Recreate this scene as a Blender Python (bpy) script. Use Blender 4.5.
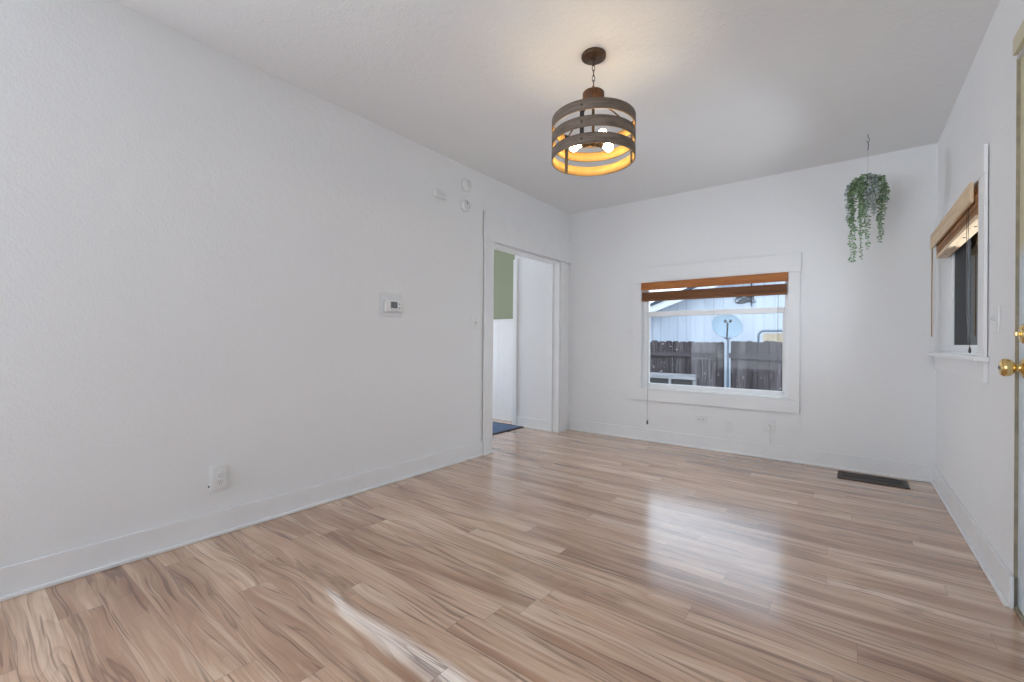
import bpy, bmesh, math, random
from mathutils import Vector, Matrix, Euler

scene = bpy.context.scene
for o in list(bpy.data.objects):
    bpy.data.objects.remove(o, do_unlink=True)
COL = scene.collection

# ------------------------------------------------------------ camera
XL, XR, YB, H = -2.826, 0.551, 4.872, 2.725
YR = -1.9                                   # rear wall, behind the camera
GZ = -0.5                                   # outdoor ground level
yaw, pitch, roll = 0.654425, 0.0021378, 0.0083880
cy_, sy_ = math.cos(yaw), math.sin(yaw)
cp_, sp_ = math.cos(pitch), math.sin(pitch)
F = Vector((-sy_ * cp_, cy_ * cp_, sp_))
R0 = Vector((cy_, sy_, 0))
U0 = R0.cross(F)
R = R0 * math.cos(roll) + U0 * math.sin(roll)
U = -R0 * math.sin(roll) + U0 * math.cos(roll)
cam = bpy.data.objects.new('camera', bpy.data.cameras.new('camera'))
cam.data.sensor_width = 36
cam.data.lens = 440.47 / 1024 * 36
cam.data.clip_start = 0.02
m = Matrix((R, U, -F)).transposed().to_4x4()
m.translation = (0, 0, 1.10)
cam.matrix_world = m
COL.objects.link(cam)
scene.camera = cam

# ------------------------------------------------------------ sky, daylight, exposure
scene.view_settings.view_transform = 'Standard'
scene.view_settings.look = 'None'
scene.view_settings.exposure = 0.08
scene.view_settings.gamma = 1.0
scene.view_settings.use_curve_mapping = False

world = bpy.data.worlds.new('overcast_sky')
scene.world = world
world.use_nodes = True
wn = world.node_tree
wn.nodes.clear()
w_out = wn.nodes.new('ShaderNodeOutputWorld')
w_bg = wn.nodes.new('ShaderNodeBackground')
w_tc = wn.nodes.new('ShaderNodeTexCoord')
w_sep = wn.nodes.new('ShaderNodeSeparateXYZ')
w_rmp = wn.nodes.new('ShaderNodeValToRGB')
w_rmp.color_ramp.elements[0].position = 0.0
w_rmp.color_ramp.elements[0].color = (0.86, 0.945, 1.05, 1)
w_rmp.color_ramp.elements[1].position = 0.6
w_rmp.color_ramp.elements[1].color = (0.78, 0.90, 1.07, 1)
wn.links.new(w_tc.outputs['Generated'], w_sep.inputs[0])
wn.links.new(w_sep.outputs['Z'], w_rmp.inputs['Fac'])
wn.links.new(w_rmp.outputs['Color'], w_bg.inputs['Color'])
wn.links.new(w_bg.outputs[0], w_out.inputs[0])
w_bg.inputs['Strength'].default_value = 2.1


def area_light(name, loc, direction, sx, sy, power, color):
    d = bpy.data.lights.new(name, 'AREA')
    d.shape = 'RECTANGLE'
    d.size, d.size_y = sx, sy
    d.energy = power
    d.color = color
    o = bpy.data.objects.new(name, d)
    o.location = loc
    o.rotation_euler = Vector(direction).to_track_quat('-Z', 'Y').to_euler()
    COL.objects.link(o)
    return o


# daylight falling in by the two windows in view, plus added low fill lamps
DAY = (0.90, 0.975, 1.07)
area_light('right_window_daylight', (XR + 1.05, 3.95, 1.55), (-1, 0, 0.0), 2.2, 1.2, 60, DAY)
area_light('right_low_fill', (XR + 0.85, 4.0, 0.55), (-1, 0, 1.0), 2.0, 1.0, 42, DAY)  # added upward fill to brighten the ceiling
area_light('back_window_daylight', (-1.15, YB + 0.95, 3.1), (0, -0.5, -0.9), 2.6, 1.0, 110, DAY)
area_light('back_low_fill', (-1.1, YB + 1.30, -0.05), (0, -0.75, 0.8), 2.6, 1.0, 10, DAY)  # added upward fill; the yard ground itself is dark
# fill lamps added at made-up openings behind the viewer
area_light('rear_fill', (-1.6, YR - 0.11, 1.45), (0.3, 1, 0.2), 2.0, 1.9, 6, DAY).data.spread = math.radians(60)
area_light('left_rear_fill', (XL - 0.12, -1.1, 1.45), (1, 0.75, 0.6), 1.1, 1.6, 26, DAY)
# fill lamp added for the hall, at a made-up end opening beyond the frame
area_light('hall_end_fill', (-6.18, 3.55, 0.95), (1, 0, 0.5), 1.6, 1.0, 38, DAY)

# ------------------------------------------------------------ helpers
WORLD_LOC = {}


def rgb(r, g, b):
    def f(c):
        c /= 255
        return c / 12.92 if c <= 0.04045 else ((c + 0.055) / 1.055) ** 2.4
    return (f(r), f(g), f(b), 1)


class MB:
    """collects shapes in world coordinates; build() links them as ONE mesh object"""

    def __init__(self):
        self.bm = bmesh.new()

    def _add(self, verts, faces, smooth=False):
        vs = [self.bm.verts.new(v) for v in verts]
        for f in faces:
            try:
                fc = self.bm.faces.new([vs[i] for i in f])
                fc.smooth = smooth
            except ValueError:
                pass
        return self

    def box(self, x0, x1, y0, y1, z0, z1, bevel=0.0, seg=2):
        t = bmesh.new()
        bmesh.ops.create_cube(t, size=1)
        for v in t.verts:
            v.co = Vector(((x0 + x1) / 2 + v.co.x * abs(x1 - x0), (y0 + y1) / 2 + v.co.y * abs(y1 - y0),
                           (z0 + z1) / 2 + v.co.z * abs(z1 - z0)))
        if bevel:
            bmesh.ops.bevel(t, geom=list(t.edges), offset=bevel, segments=seg, affect='EDGES', profile=0.6)
        self._merge(t)
        return self

    def obox(self, c, ax, ay, az, hx, hy, hz, bevel=0.0, seg=2):
        """oriented box: centre, three axes, half sizes"""
        t = bmesh.new()
        bmesh.ops.create_cube(t, size=2)
        for v in t.verts:
            v.co = Vector((v.co.x * hx, v.co.y * hy, v.co.z * hz))
        if bevel:
            bmesh.ops.bevel(t, geom=list(t.edges), offset=bevel, segments=seg, affect='EDGES', profile=0.6)
        c, ax, ay, az = Vector(c), Vector(ax).normalized(), Vector(ay).normalized(), Vector(az).normalized()
        for v in t.verts:
            v.co = c + ax * v.co.x + ay * v.co.y + az * v.co.z
        self._merge(t)
        return self

    def _merge(self, t):
        t.verts.index_update()
        mp = [self.bm.verts.new(v.co) for v in t.verts]
        for f in t.faces:
            nf = self.bm.faces.new([mp[v.index] for v in f.verts])
            nf.smooth = f.smooth
        t.free()

    def lathe(self, prof, c=(0, 0, 0), axis=(0, 0, 1), n=32, closed=False, sx=1.0, sy=1.0, smooth=True, up=None):
        """prof: list of (radius, height along axis)"""
        a = Vector(axis).normalized()
        if up is not None:
            u = Vector(up)
            u = (u - a * u.dot(a)).normalized()
        else:
            u = a.orthogonal().normalized()
        w = a.cross(u)
        c = Vector(c)
        rings = []
        for r, h in prof:
            if r < 1e-6:
                rings.append([self.bm.verts.new(c + a * h)])
            else:
                rings.append([self.bm.verts.new(c + a * h + u * (r * sx * math.cos(2 * math.pi * k / n)) +
                                                w * (r * sy * math.sin(2 * math.pi * k / n))) for k in range(n)])
        pairs = list(zip(rings, rings[1:]))
        if closed:
            pairs.append((rings[-1], rings[0]))
        for A, B in pairs:
            for k in range(n):
                k2 = (k + 1) % n
                if len(A) == 1 and len(B) == 1:
                    continue
                if len(A) == 1:
                    f = self.bm.faces.new((A[0], B[k], B[k2]))
                elif len(B) == 1:
                    f = self.bm.faces.new((A[k], A[k2], B[0]))
                else:
                    f = self.bm.faces.new((A[k], A[k2], B[k2], B[k]))
                f.smooth = smooth
        return self

    def cyl(self, p0, p1, r, n=16, r1=None, bevel=0.0):
        p0, p1 = Vector(p0), Vector(p1)
        L = (p1 - p0).length
        r1 = r if r1 is None else r1
        b = bevel
        if b:
            prof = [(0, 0), (r - b, 0), (r, b), (r1, L - b), (r1 - b, L), (0, L)]
        else:
            prof = [(0, 0), (r, 0), (r, 1e-5), (r1, L - 1e-5), (r1, L), (0, L)]
        return self.lathe(prof, p0, p1 - p0, n)

    def tube(self, pts, r, n=8, closed=False, taper=None):
        pts = [Vector(p) for p in pts]
        N = len(pts)
        rings = []
        prev = None
        for i, p in enumerate(pts):
            if closed:
                t = pts[(i + 1) % N] - pts[(i - 1) % N]
            else:
                t = pts[min(i + 1, N - 1)] - pts[max(i - 1, 0)]
            t.normalize()
            if prev is None:
                u = t.orthogonal().normalized()
            else:
                u = prev - t * prev.dot(t)
                u = u.normalized() if u.length > 1e-6 else t.orthogonal().normalized()
            prev = u
            w = t.cross(u)
            rr = r if taper is None else r + (taper - r) * i / max(1, N - 1)
            rings.append([self.bm.verts.new(p + u * (rr * math.cos(2 * math.pi * k / n)) +
                                            w * (rr * math.sin(2 * math.pi * k / n))) for k in range(n)])
        pr = list(zip(rings, rings[1:]))
        if closed:
            pr.append((rings[-1], rings[0]))
        for A, B in pr:
            for k in range(n):
                f = self.bm.faces.new((A[k], A[(k + 1) % n], B[(k + 1) % n], B[k]))
                f.smooth = True
        if not closed:
            self.bm.faces.new(rings[0][::-1])
            self.bm.faces.new(rings[-1])
        return self

    def prism(self, poly, direction):
        """closed polygon of 3-D points extruded along a vector"""
        d = Vector(direction)
        A = [self.bm.verts.new(Vector(p)) for p in poly]
        B = [self.bm.verts.new(Vector(p) + d) for p in poly]
        n = len(poly)
        self.bm.faces.new(A[::-1])
        self.bm.faces.new(B)
        for k in range(n):
            self.bm.faces.new((A[k], A[(k + 1) % n], B[(k + 1) % n], B[k]))
        return self

    def leaf(self, c, d, nrm, L, W):
        d, nrm = Vector(d).normalized(), Vector(nrm)
        s = d.cross(nrm).normalized()
        nn = s.cross(d)
        c = Vector(c)
        t = 0.0005
        pts = [c, c + d * L * .3 + s * W * .42, c + d * L * .65 + s * W * .5, c + d * L, c + d * L * .65 - s * W * .5,
               c + d * L * .3 - s * W * .42]
        mid = c + d * L * .5 - nn * W * .12
        A = [self.bm.verts.new(p) for p in pts]
        M_ = self.bm.verts.new(mid)
        for k in range(6):
            self.bm.faces.new((A[k], A[(k + 1) % 6], M_))

    def build(self, name, mat, parent=None, origin=None):
        if parent is not None:
            org = WORLD_LOC[parent.name]
        else:
            if origin is None:
                vs = [v.co for v in self.bm.verts]
                origin = Vector(((min(v.x for v in vs) + max(v.x for v in vs)) / 2,
                                 (min(v.y for v in vs) + max(v.y for v in vs)) / 2, min(v.z for v in vs)))
            org = Vector(origin)
        for v in self.bm.verts:
            v.co -= org
        bmesh.ops.recalc_face_normals(self.bm, faces=list(self.bm.faces))
        me = bpy.data.meshes.new(name)
        self.bm.to_mesh(me)
        self.bm.free()
        me.materials.append(mat)
        o = bpy.data.objects.new(name, me)
        COL.objects.link(o)
        if parent is not None:
            o.parent = parent
        else:
            o.location = org
        WORLD_LOC[o.name] = org
        return o


def thing(name, label, cat, loc, group=None):
    o = bpy.data.objects.new(name, None)
    o.empty_display_size = 0.1
    COL.objects.link(o)
    o.location = loc
    WORLD_LOC[o.name] = Vector(loc)
    o['label'] = label
    o['category'] = cat
    if group:
        o['group'] = group
    return o


def tag(o, label, cat, group=None, kind=None):
    o['label'] = label
    o['category'] = cat
    if group:
        o['group'] = group
    if kind:
        o['kind'] = kind
    return o


def struct(o, label, cat):
    return tag(o, label, cat, kind='structure')


# ------------------------------------------------------------ materials
class NT:
    def __init__(self, name):
        self.mat = bpy.data.materials.new(name)
        self.mat.use_nodes = True
        self.t = self.mat.node_tree
        self.b = self.t.nodes['Principled BSDF']

    def n(self, typ, **kw):
        nd = self.t.nodes.new(typ)
        for k, v in kw.items():
            setattr(nd, k, v)
        return nd

    def l(self, a, b):
        self.t.links.new(a, b)

    def math(self, op, a, b=None, c=None):
        nd = self.n('ShaderNodeMath', operation=op)
        for i, v in enumerate((a, b, c)):
            if v is None:
                continue
            if isinstance(v, (int, float)):
                nd.inputs[i].default_value = v
            else:
                self.l(v, nd.inputs[i])
        return nd.outputs[0]

    def noise(self, vec, scale, detail=2, rough=0.5, dist=0.0):
        nd = self.n('ShaderNodeTexNoise')
        nd.inputs['Scale'].default_value = scale
        nd.inputs['Detail'].default_value = detail
        nd.inputs['Roughness'].default_value = rough
        nd.inputs['Distortion'].default_value = dist
        if vec is not None:
            self.l(vec, nd.inputs['Vector'])
        return nd.outputs['Fac']

    def ramp(self, fac, stops, interp='LINEAR'):
        nd = self.n('ShaderNodeValToRGB')
        cr = nd.color_ramp
        cr.interpolation = interp
        while len(cr.elements) < len(stops):
            cr.elements.new(0.5)
        for e, (p, c) in zip(cr.elements, stops):
            e.position = p
            e.color = c if len(c) == 4 else (*c, 1)
        self.l(fac, nd.inputs['Fac'])
        return nd.outputs['Color']

    def mix(self, fac, a, b, mode='MIX'):
        nd = self.n('ShaderNodeMix', data_type='RGBA', blend_type=mode)
        for i, v in ((0, fac), (6, a), (7, b)):
            if isinstance(v, (int, float)):
                nd.inputs[i].default_value = v
            elif isinstance(v, tuple):
                nd.inputs[i].default_value = v
            else:
                self.l(v, nd.inputs[i])
        return nd.outputs[2]

    def obj(self):
        return self.n('ShaderNodeTexCoord').outputs['Object']

    def pos(self):
        return self.n('ShaderNodeNewGeometry').outputs['Position']

    def mapping(self, vec, scale=(1, 1, 1), loc=(0, 0, 0), rot=(0, 0, 0)):
        nd = self.n('ShaderNodeMapping')
        nd.inputs['Scale'].default_value = scale
        nd.inputs['Location'].default_value = loc
        nd.inputs['Rotation'].default_value = rot
        self.l(vec, nd.inputs['Vector'])
        return nd.outputs[0]

    def bump(self, h, strength, dist):
        nd = self.n('ShaderNodeBump')
        nd.inputs['Strength'].default_value = strength
        nd.inputs['Distance'].default_value = dist
        self.l(h, nd.inputs['Height'])
        self.l(nd.outputs[0], self.b.inputs['Normal'])

    def set(self, color=None, rough=0.5, metal=0.0, spec=0.5):
        if color is not None:
            if isinstance(color, tuple):
                self.b.inputs['Base Color'].default_value = color
            else:
                self.l(color, self.b.inputs['Base Color'])
        self.b.inputs['Roughness'].default_value = rough
        self.b.inputs['Metallic'].default_value = metal
        self.b.inputs['Specular IOR Level'].default_value = spec
        return self


def plain(name, color, rough=0.5, metal=0.0, var=0.06, scale=30, spec=0.5):
    t = NT(name)
    f = t.noise(t.obj(), scale, 3)
    dark = tuple(c * (1 - var) for c in color[:3]) + (1,)
    lite = tuple(min(1, c * (1 + var)) for c in color[:3]) + (1,)
    t.set(t.ramp(f, [(0.35, dark), (0.65, lite)]), rough, metal, spec)
    return t.mat


def wall_paint(name, color, strength=0.35):
    t = NT(name)
    P = t.pos()
    f = t.noise(P, 2.0, 3)
    dark = tuple(c * 0.985 for c in color[:3]) + (1,)
    t.set(t.ramp(f, [(0.3, dark), (0.7, color)]), 0.62, 0, 0.3)
    a = t.noise(P, 85, 3, 0.6)
    b = t.noise(P, 22, 2, 0.5)
    h = t.math('ADD', t.math('MULTIPLY', a, 0.6), t.math('MULTIPLY', b, 0.5))
    t.bump(h, strength, 0.009)
    return t.mat


M = {}
M['wall'] = wall_paint('wall_paint', (0.84, 0.84, 0.84, 1), 0.45)
M['ceiling'] = wall_paint('ceiling_paint', (0.85, 0.85, 0.85, 1), 0.5)
M['trim'] = plain('trim_paint', (0.83, 0.83, 0.83, 1), 0.35, var=0.015, scale=8)
M['vinyl'] = plain('window_vinyl', (0.90, 0.91, 0.92, 1), 0.3, var=0.01, scale=8)
M['green'] = wall_paint('green_paint', rgb(146, 152, 126), 0.2)
M['white_plastic'] = plain('white_plastic', (0.80, 0.80, 0.79, 1), 0.35, var=0.01)
M['grey_plastic'] = plain('grey_plastic', (0.55, 0.56, 0.57, 1), 0.4, var=0.02)
M['plate_grey'] = plain('cool_grey_plate', (0.75, 0.755, 0.77, 1), 0.4, var=0.01)
M['dark'] = plain('dark_slot', (0.05, 0.05, 0.05, 1), 0.6)
M['lcd'] = plain('lcd_grey', (0.13, 0.14, 0.15, 1), 0.25, var=0.2, scale=60)
M['brass'] = plain('polished_brass', (0.80, 0.57, 0.24, 1), 0.2, 1.0, var=0.05)
M['bronze'] = plain('oiled_bronze', (0.10, 0.062, 0.040, 1), 0.45, 0.7, var=0.3)
M['black_metal'] = plain('black_metal', (0.035, 0.03, 0.028, 1), 0.5, 0.5, var=0.2)
M['vent'] = plain('brown_register', (0.035, 0.022, 0.016, 1), 0.45, 0.3, var=0.3)
M['jamb_wood'] = plain('bare_jamb_wood', rgb(150, 140, 118), 0.6, var=0.15, scale=20)
M['cord'] = plain('cord', (0.35, 0.33, 0.30, 1), 0.8)
M['cord_dark'] = plain('dark_cord', (0.05, 0.045, 0.04, 1), 0.8)
M['clear_line'] = plain('hanging_line', (0.55, 0.55, 0.53, 1), 0.6)
M['galv'] = plain('galvanised_steel', rgb(108, 122, 138), 0.5, 0.3, var=0.1)
M['dish'] = plain('dish_grey', rgb(140, 161, 176), 0.5, var=0.03)
M['roofing'] = plain('roof_shingle', rgb(70, 80, 96), 0.9, var=0.25, scale=15)
M['gravel'] = plain('gravel', rgb(140, 138, 134), 0.95, var=0.2, scale=12)
M['fascia'] = plain('fascia_paint', rgb(225, 228, 232), 0.6, var=0.02)
M['socket'] = plain('lamp_socket', (0.10, 0.06, 0.035, 1), 0.5, 0.4)


def wood(name, c0, c1, c2, axis='x', scale=1.0, rough=0.5, spec=0.4):
    t = NT(name)
    s = {'x': (1.2, 22, 22), 'y': (22, 1.2, 22), 'z': (22, 22, 1.2)}[axis]
    v = t.mapping(t.pos(), tuple(q * scale for q in s))
    f = t.noise(v, 2.2, 5, 0.6, 0.6)
    g = t.noise(v, 9, 3, 0.6)
    h = t.math('ADD', t.math('MULTIPLY', f, 0.7), t.math('MULTIPLY', g, 0.3))
    t.set(t.ramp(h, [(0.32, c0), (0.5, c1), (0.68, c2)]), rough, 0, spec)
    return t.mat


M['blind_front'] = wood('blind_wood_honey', rgb(140, 80, 32), rgb(172, 104, 46), rgb(192, 124, 60), 'x')
M['blind_slat'] = wood('blind_wood_brown', rgb(96, 56, 26), rgb(122, 74, 36), rgb(144, 92, 48), 'x')
M['blind_pale'] = wood('blind_wood_pale', rgb(200, 168, 130), rgb(220, 192, 156), rgb(230, 206, 174), 'y')
M['blind_tan'] = wood('blind_wood_tan', rgb(140, 96, 58), rgb(172, 124, 80), rgb(194, 150, 106), 'y')
M['hub_wood'] = wood('hub_wood', rgb(60, 38, 22), rgb(92, 58, 32), rgb(118, 78, 44), 'z')
M['grey_wood'] = wood('weathered_fence', rgb(62, 58, 62), rgb(104, 98, 102), rgb(142, 136, 140), 'z', 0.55, 0.9, 0.1)
M['grey_rail'] = wood('weathered_rail', rgb(58, 54, 56), rgb(84, 79, 82), rgb(104, 99, 101), 'x', 0.55, 0.9, 0.1)
M['bench_wood'] = wood('bench_wood', rgb(130, 130, 134), rgb(160, 160, 164), rgb(182, 182, 186), 'x', 0.55, 0.9, 0.1)
M['cream_wood'] = wood('cream_plywood', rgb(176, 158, 130), rgb(200, 184, 158), rgb(214, 200, 178), 'z', 0.4, 0.8, 0.1)


def band_material():
    # bands are weathered grey wood outside and gold leaf inside: the side is told by the mesh's own UV-free radius
    t = NT('grey_wood_band')
    v = t.mapping(t.obj(), (6, 6, 60))
    f = t.noise(v, 1.5, 4, 0.6)
    t.set(t.ramp(f, [(0.3, rgb(90, 79, 70)), (0.7, rgb(132, 118, 105))]), 0.65, 0, 0.3)
    return t.mat


M['band_out'] = band_material()
M['band_in'] = plain('gold_lining', (0.55, 0.32, 0.09, 1), 0.55, 0.0, var=0.1, scale=14)

t = NT('warm_bulb')
t.set((1, 0.9, 0.7, 1), 0.4)
t.b.inputs['Emission Color'].default_value = (1.0, 0.78, 0.48, 1)
t.b.inputs['Emission Strength'].default_value = 50.0
M['bulb'] = t.mat


def glass_mat(name, tint=(1, 1, 1, 1)):
    t = NT(name)
    t.t.nodes.remove(t.b)
    out = t.t.nodes['Material Output']
    fr = t.n('ShaderNodeFresnel')
    fr.inputs['IOR'].default_value = 1.22
    tr = t.n('ShaderNodeBsdfTransparent')
    tr.inputs['Color'].default_value = tint
    gl = t.n('ShaderNodeBsdfGlossy')
    gl.inputs['Roughness'].default_value = 0.0
    mx = t.n('ShaderNodeMixShader')
    t.l(fr.outputs[0], mx.inputs[0])
    t.l(tr.outputs[0], mx.inputs[1])
    t.l(gl.outputs[0], mx.inputs[2])
    t.l(mx.outputs[0], out.inputs['Surface'])
    return t.mat


M['glass'] = glass_mat('window_glass', (0.97, 0.985, 0.99, 1))


def screen_mat():
    t = NT('insect_screen')
    t.set((0.045, 0.047, 0.052, 1), 0.8)
    out = t.t.nodes['Material Output']
    tr = t.n('ShaderNodeBsdfTransparent')
    mx = t.n('ShaderNodeMixShader')
    wv = t.noise(t.mapping(t.pos(), (3, 3, 160)), 4, 2)
    fac = t.math('ADD', t.math('MULTIPLY', wv, 0.10), 0.86)
    t.l(fac, mx.inputs[0])
    t.l(tr.outputs[0], mx.inputs[1])
    t.l(t.b.outputs[0], mx.inputs[2])
    t.l(mx.outputs[0], out.inputs['Surface'])
    return t.mat


M['screen'] = screen_mat()


def floor_mat():
    t = NT('laminate_planks')
    W, L = 0.127, 1.22
    P = t.pos()
    sep = t.n('ShaderNodeSeparateXYZ')
    t.l(P, sep.inputs[0])
    x, y = sep.outputs['X'], sep.outputs['Y']
    yr = t.math('DIVIDE', t.math('ADD', y, 20.026), W)
    row = t.math('FLOOR', yr)
    fy = t.math('FRACT', yr)
    wr = t.n('ShaderNodeTexWhiteNoise', noise_dimensions='1D')
    t.l(row, wr.inputs['W'])
    xr = t.math('ADD', t.math('DIVIDE', t.math('ADD', x, 20.0), L), t.math('MULTIPLY', wr.outputs['Value'], 7.31))
    col = t.math('FLOOR', xr)
    fx = t.math('FRACT', xr)
    cv = t.n('ShaderNodeCombineXYZ')
    t.l(row, cv.inputs[0])
    t.l(col, cv.inputs[1])
    wp = t.n('ShaderNodeTexWhiteNoise', noise_dimensions='2D')
    t.l(cv.outputs[0], wp.inputs['Vector'])
    rs = t.n('ShaderNodeSeparateColor')
    t.l(wp.outputs['Color'], rs.inputs[0])
    r1, r2, r3 = rs.outputs
    # grain space: every plank gets its own slice of the noise
    gv = t.n('ShaderNodeCombineXYZ')
    t.l(t.math('ADD', x, t.math('MULTIPLY', r1, 31.0)), gv.inputs[0])
    t.l(t.math('ADD', y, t.math('MULTIPLY', r2, 17.0)), gv.inputs[1])
    t.l(t.math('MULTIPLY', r3, 23.0), gv.inputs[2])
    G = gv.outputs[0]
    # the grain wanders: the across-board coordinate is bent by a slow noise
    wv = t.noise(t.mapping(G, (0.95, 3.0, 1)), 1.2, 2, 0.45)
    gs = t.n('ShaderNodeSeparateXYZ')
    t.l(G, gs.inputs[0])
    gy = t.math('ADD', gs.outputs['Y'], t.math('MULTIPLY', t.math('SUBTRACT', wv, 0.5), 0.15))
    g2 = t.n('ShaderNodeCombineXYZ')
    t.l(gs.outputs['X'], g2.inputs[0])
    t.l(gy, g2.inputs[1])
    t.l(gs.outputs['Z'], g2.inputs[2])
    V = g2.outputs[0]
    broad = t.noise(t.mapping(V, (0.8, 7.0, 1)), 1.1, 2, 0.5)
    figure = t.noise(t.mapping(V, (0.75, 5.0, 1)), 1.0, 1, 0.4)
    ring = t.math('FRACT', t.math('MULTIPLY', figure, 20.0))
    ring = t.math('POWER', ring, 3.0)
    ringamt = t.ramp(t.noise(t.mapping(G, (0.9, 3, 1)), 1.0, 1), [(0.40, (0.12, 0.12, 0.12, 1)), (0.65, (1, 1, 1, 1))])
    fine = t.noise(t.mapping(V, (1.3, 52, 1)), 1.5, 4, 0.7)
    hair = t.noise(t.mapping(V, (0.9, 42, 7)), 1.5, 2, 0.5)
    vein = t.noise(t.mapping(V, (0.85, 20, 1)), 1.5, 2, 0.5)
    tone = t.math('ADD', t.math('MULTIPLY', broad, 1.0), t.math('MULTIPLY', r2, 0.04))
    base = t.ramp(tone, [(0.32, rgb(138, 102, 78)), (0.45, rgb(167, 133, 107)), (0.58, rgb(186, 155, 129)),
                         (0.74, rgb(200, 174, 150))])
    # the one pale sapwood streak that runs through the boards in the foreground
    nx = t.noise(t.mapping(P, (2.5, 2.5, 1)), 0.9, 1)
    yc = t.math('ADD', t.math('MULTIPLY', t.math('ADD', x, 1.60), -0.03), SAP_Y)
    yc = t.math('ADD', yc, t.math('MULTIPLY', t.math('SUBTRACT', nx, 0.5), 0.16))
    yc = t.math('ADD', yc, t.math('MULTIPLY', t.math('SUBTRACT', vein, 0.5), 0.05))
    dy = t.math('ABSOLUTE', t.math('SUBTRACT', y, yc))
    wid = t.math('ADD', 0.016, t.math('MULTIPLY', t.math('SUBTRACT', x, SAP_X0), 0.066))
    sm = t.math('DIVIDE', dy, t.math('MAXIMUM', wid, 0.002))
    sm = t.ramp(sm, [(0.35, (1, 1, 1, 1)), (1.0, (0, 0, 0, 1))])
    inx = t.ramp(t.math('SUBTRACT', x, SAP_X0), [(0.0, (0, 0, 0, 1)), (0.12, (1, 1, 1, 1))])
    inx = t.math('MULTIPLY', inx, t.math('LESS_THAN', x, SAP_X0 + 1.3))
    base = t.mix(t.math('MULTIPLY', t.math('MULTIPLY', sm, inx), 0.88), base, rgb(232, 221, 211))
    c = t.mix(t.math('MULTIPLY', t.math('MULTIPLY', ring, ringamt), 0.34), base, rgb(112, 78, 58))
    fd = t.ramp(fine, [(0.36, (1, 1, 1, 1)), (0.58, (0, 0, 0, 1))])
    c = t.mix(t.math('MULTIPLY', fd, 0.40), c, rgb(124, 90, 68))
    hd = t.ramp(hair, [(0.625, (0, 0, 0, 1)), (0.665, (1, 1, 1, 1))])
    c = t.mix(t.math('MULTIPLY', hd, 0.62), c, rgb(88, 60, 46))
    hl = t.ramp(hair, [(0.30, (1, 1, 1, 1)), (0.36, (0, 0, 0, 1))])
    c = t.mix(t.math('MULTIPLY', hl, 0.25), c, rgb(222, 200, 174))
    sd = t.ramp(vein, [(0.595, (0, 0, 0, 1)), (0.630, (1, 1, 1, 1)), (0.650, (0.75, 0.75, 0.75, 1)), (0.69, (0.2, 0.2, 0.2, 1))])
    c = t.mix(t.math('MULTIPLY', sd, 0.66), c, rgb(100, 72, 57))
    sl = t.ramp(vein, [(0.30, (1, 1, 1, 1)), (0.40, (0, 0, 0, 1))])
    c = t.mix(t.math('MULTIPLY', sl, 0.30), c, rgb(218, 196, 170))
    # knots
    vo = t.n('ShaderNodeTexVoronoi')
    vo.inputs['Scale'].default_value = 1.0
    t.l(t.mapping(V, (1.3, 5.0, 1)), vo.inputs['Vector'])
    kn = t.ramp(vo.outputs['Distance'], [(0.02, (1, 1, 1, 1)), (0.12, (0, 0, 0, 1))])
    c = t.mix(t.math('MULTIPLY', kn, 0.6), c, rgb(92, 58, 44))
    # per-plank brightness
    k = t.math('ADD', t.math('MULTIPLY', r1, 0.08), 1.36)
    kc = t.n('ShaderNodeCombineColor')
    for i in range(3):
        t.l(k, kc.inputs[i])
    c = t.mix(1.0, c, kc.outputs[0], 'MULTIPLY')
    # seams
    ey = t.math('MINIMUM', fy, t.math('SUBTRACT', 1.0, fy))
    ex = t.math('MINIMUM', fx, t.math('SUBTRACT', 1.0, fx))
    sy = t.math('LESS_THAN', ey, 0.010)
    sx = t.math('LESS_THAN', ex, 0.0012)
    seam = t.math('MAXIMUM', sy, sx)
    c = t.mix(t.math('MULTIPLY', seam, 0.38), c, rgb(84, 62, 50))
    t.set(c, 0.24, 0, 0.8)
    t.b.inputs['Coat Weight'].default_value = 0.55
    t.b.inputs['Coat Roughness'].default_value = 0.13
    t.b.inputs['Coat IOR'].default_value = 1.6
    rr = t.math('ADD', t.math('MULTIPLY', fine, 0.08), 0.17)
    t.l(rr, t.b.inputs['Roughness'])
    hgt = t.math('SUBTRACT', t.math('MULTIPLY', fine, 0.25), seam)
    t.bump(hgt, 0.08, 0.001)
    return t.mat


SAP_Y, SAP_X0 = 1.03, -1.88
M['floor'] = floor_mat()


def siding_mat():
    t = NT('grooved_siding')
    P = t.pos()
    sep = t.n('ShaderNodeSeparateXYZ')
    t.l(P, sep.inputs[0])
    fx = t.math('FRACT', t.math('DIVIDE', t.math('ADD', sep.outputs['X'], 30), 0.205))
    g = t.math('LESS_THAN', fx, 0.07)
    f = t.noise(t.mapping(P, (3, 3, 0.6)), 2.0, 3)
    c = t.ramp(f, [(0.3, rgb(196, 206, 220)), (0.7, rgb(210, 219, 230))])
    c = t.mix(t.math('MULTIPLY', g, 0.34), c, rgb(110, 124, 148))
    t.set(c, 0.7, 0, 0.2)
    t.bump(t.math('SUBTRACT', 1.0, g), 0.5, 0.01)
    return t.mat


M['siding'] = siding_mat()


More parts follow.
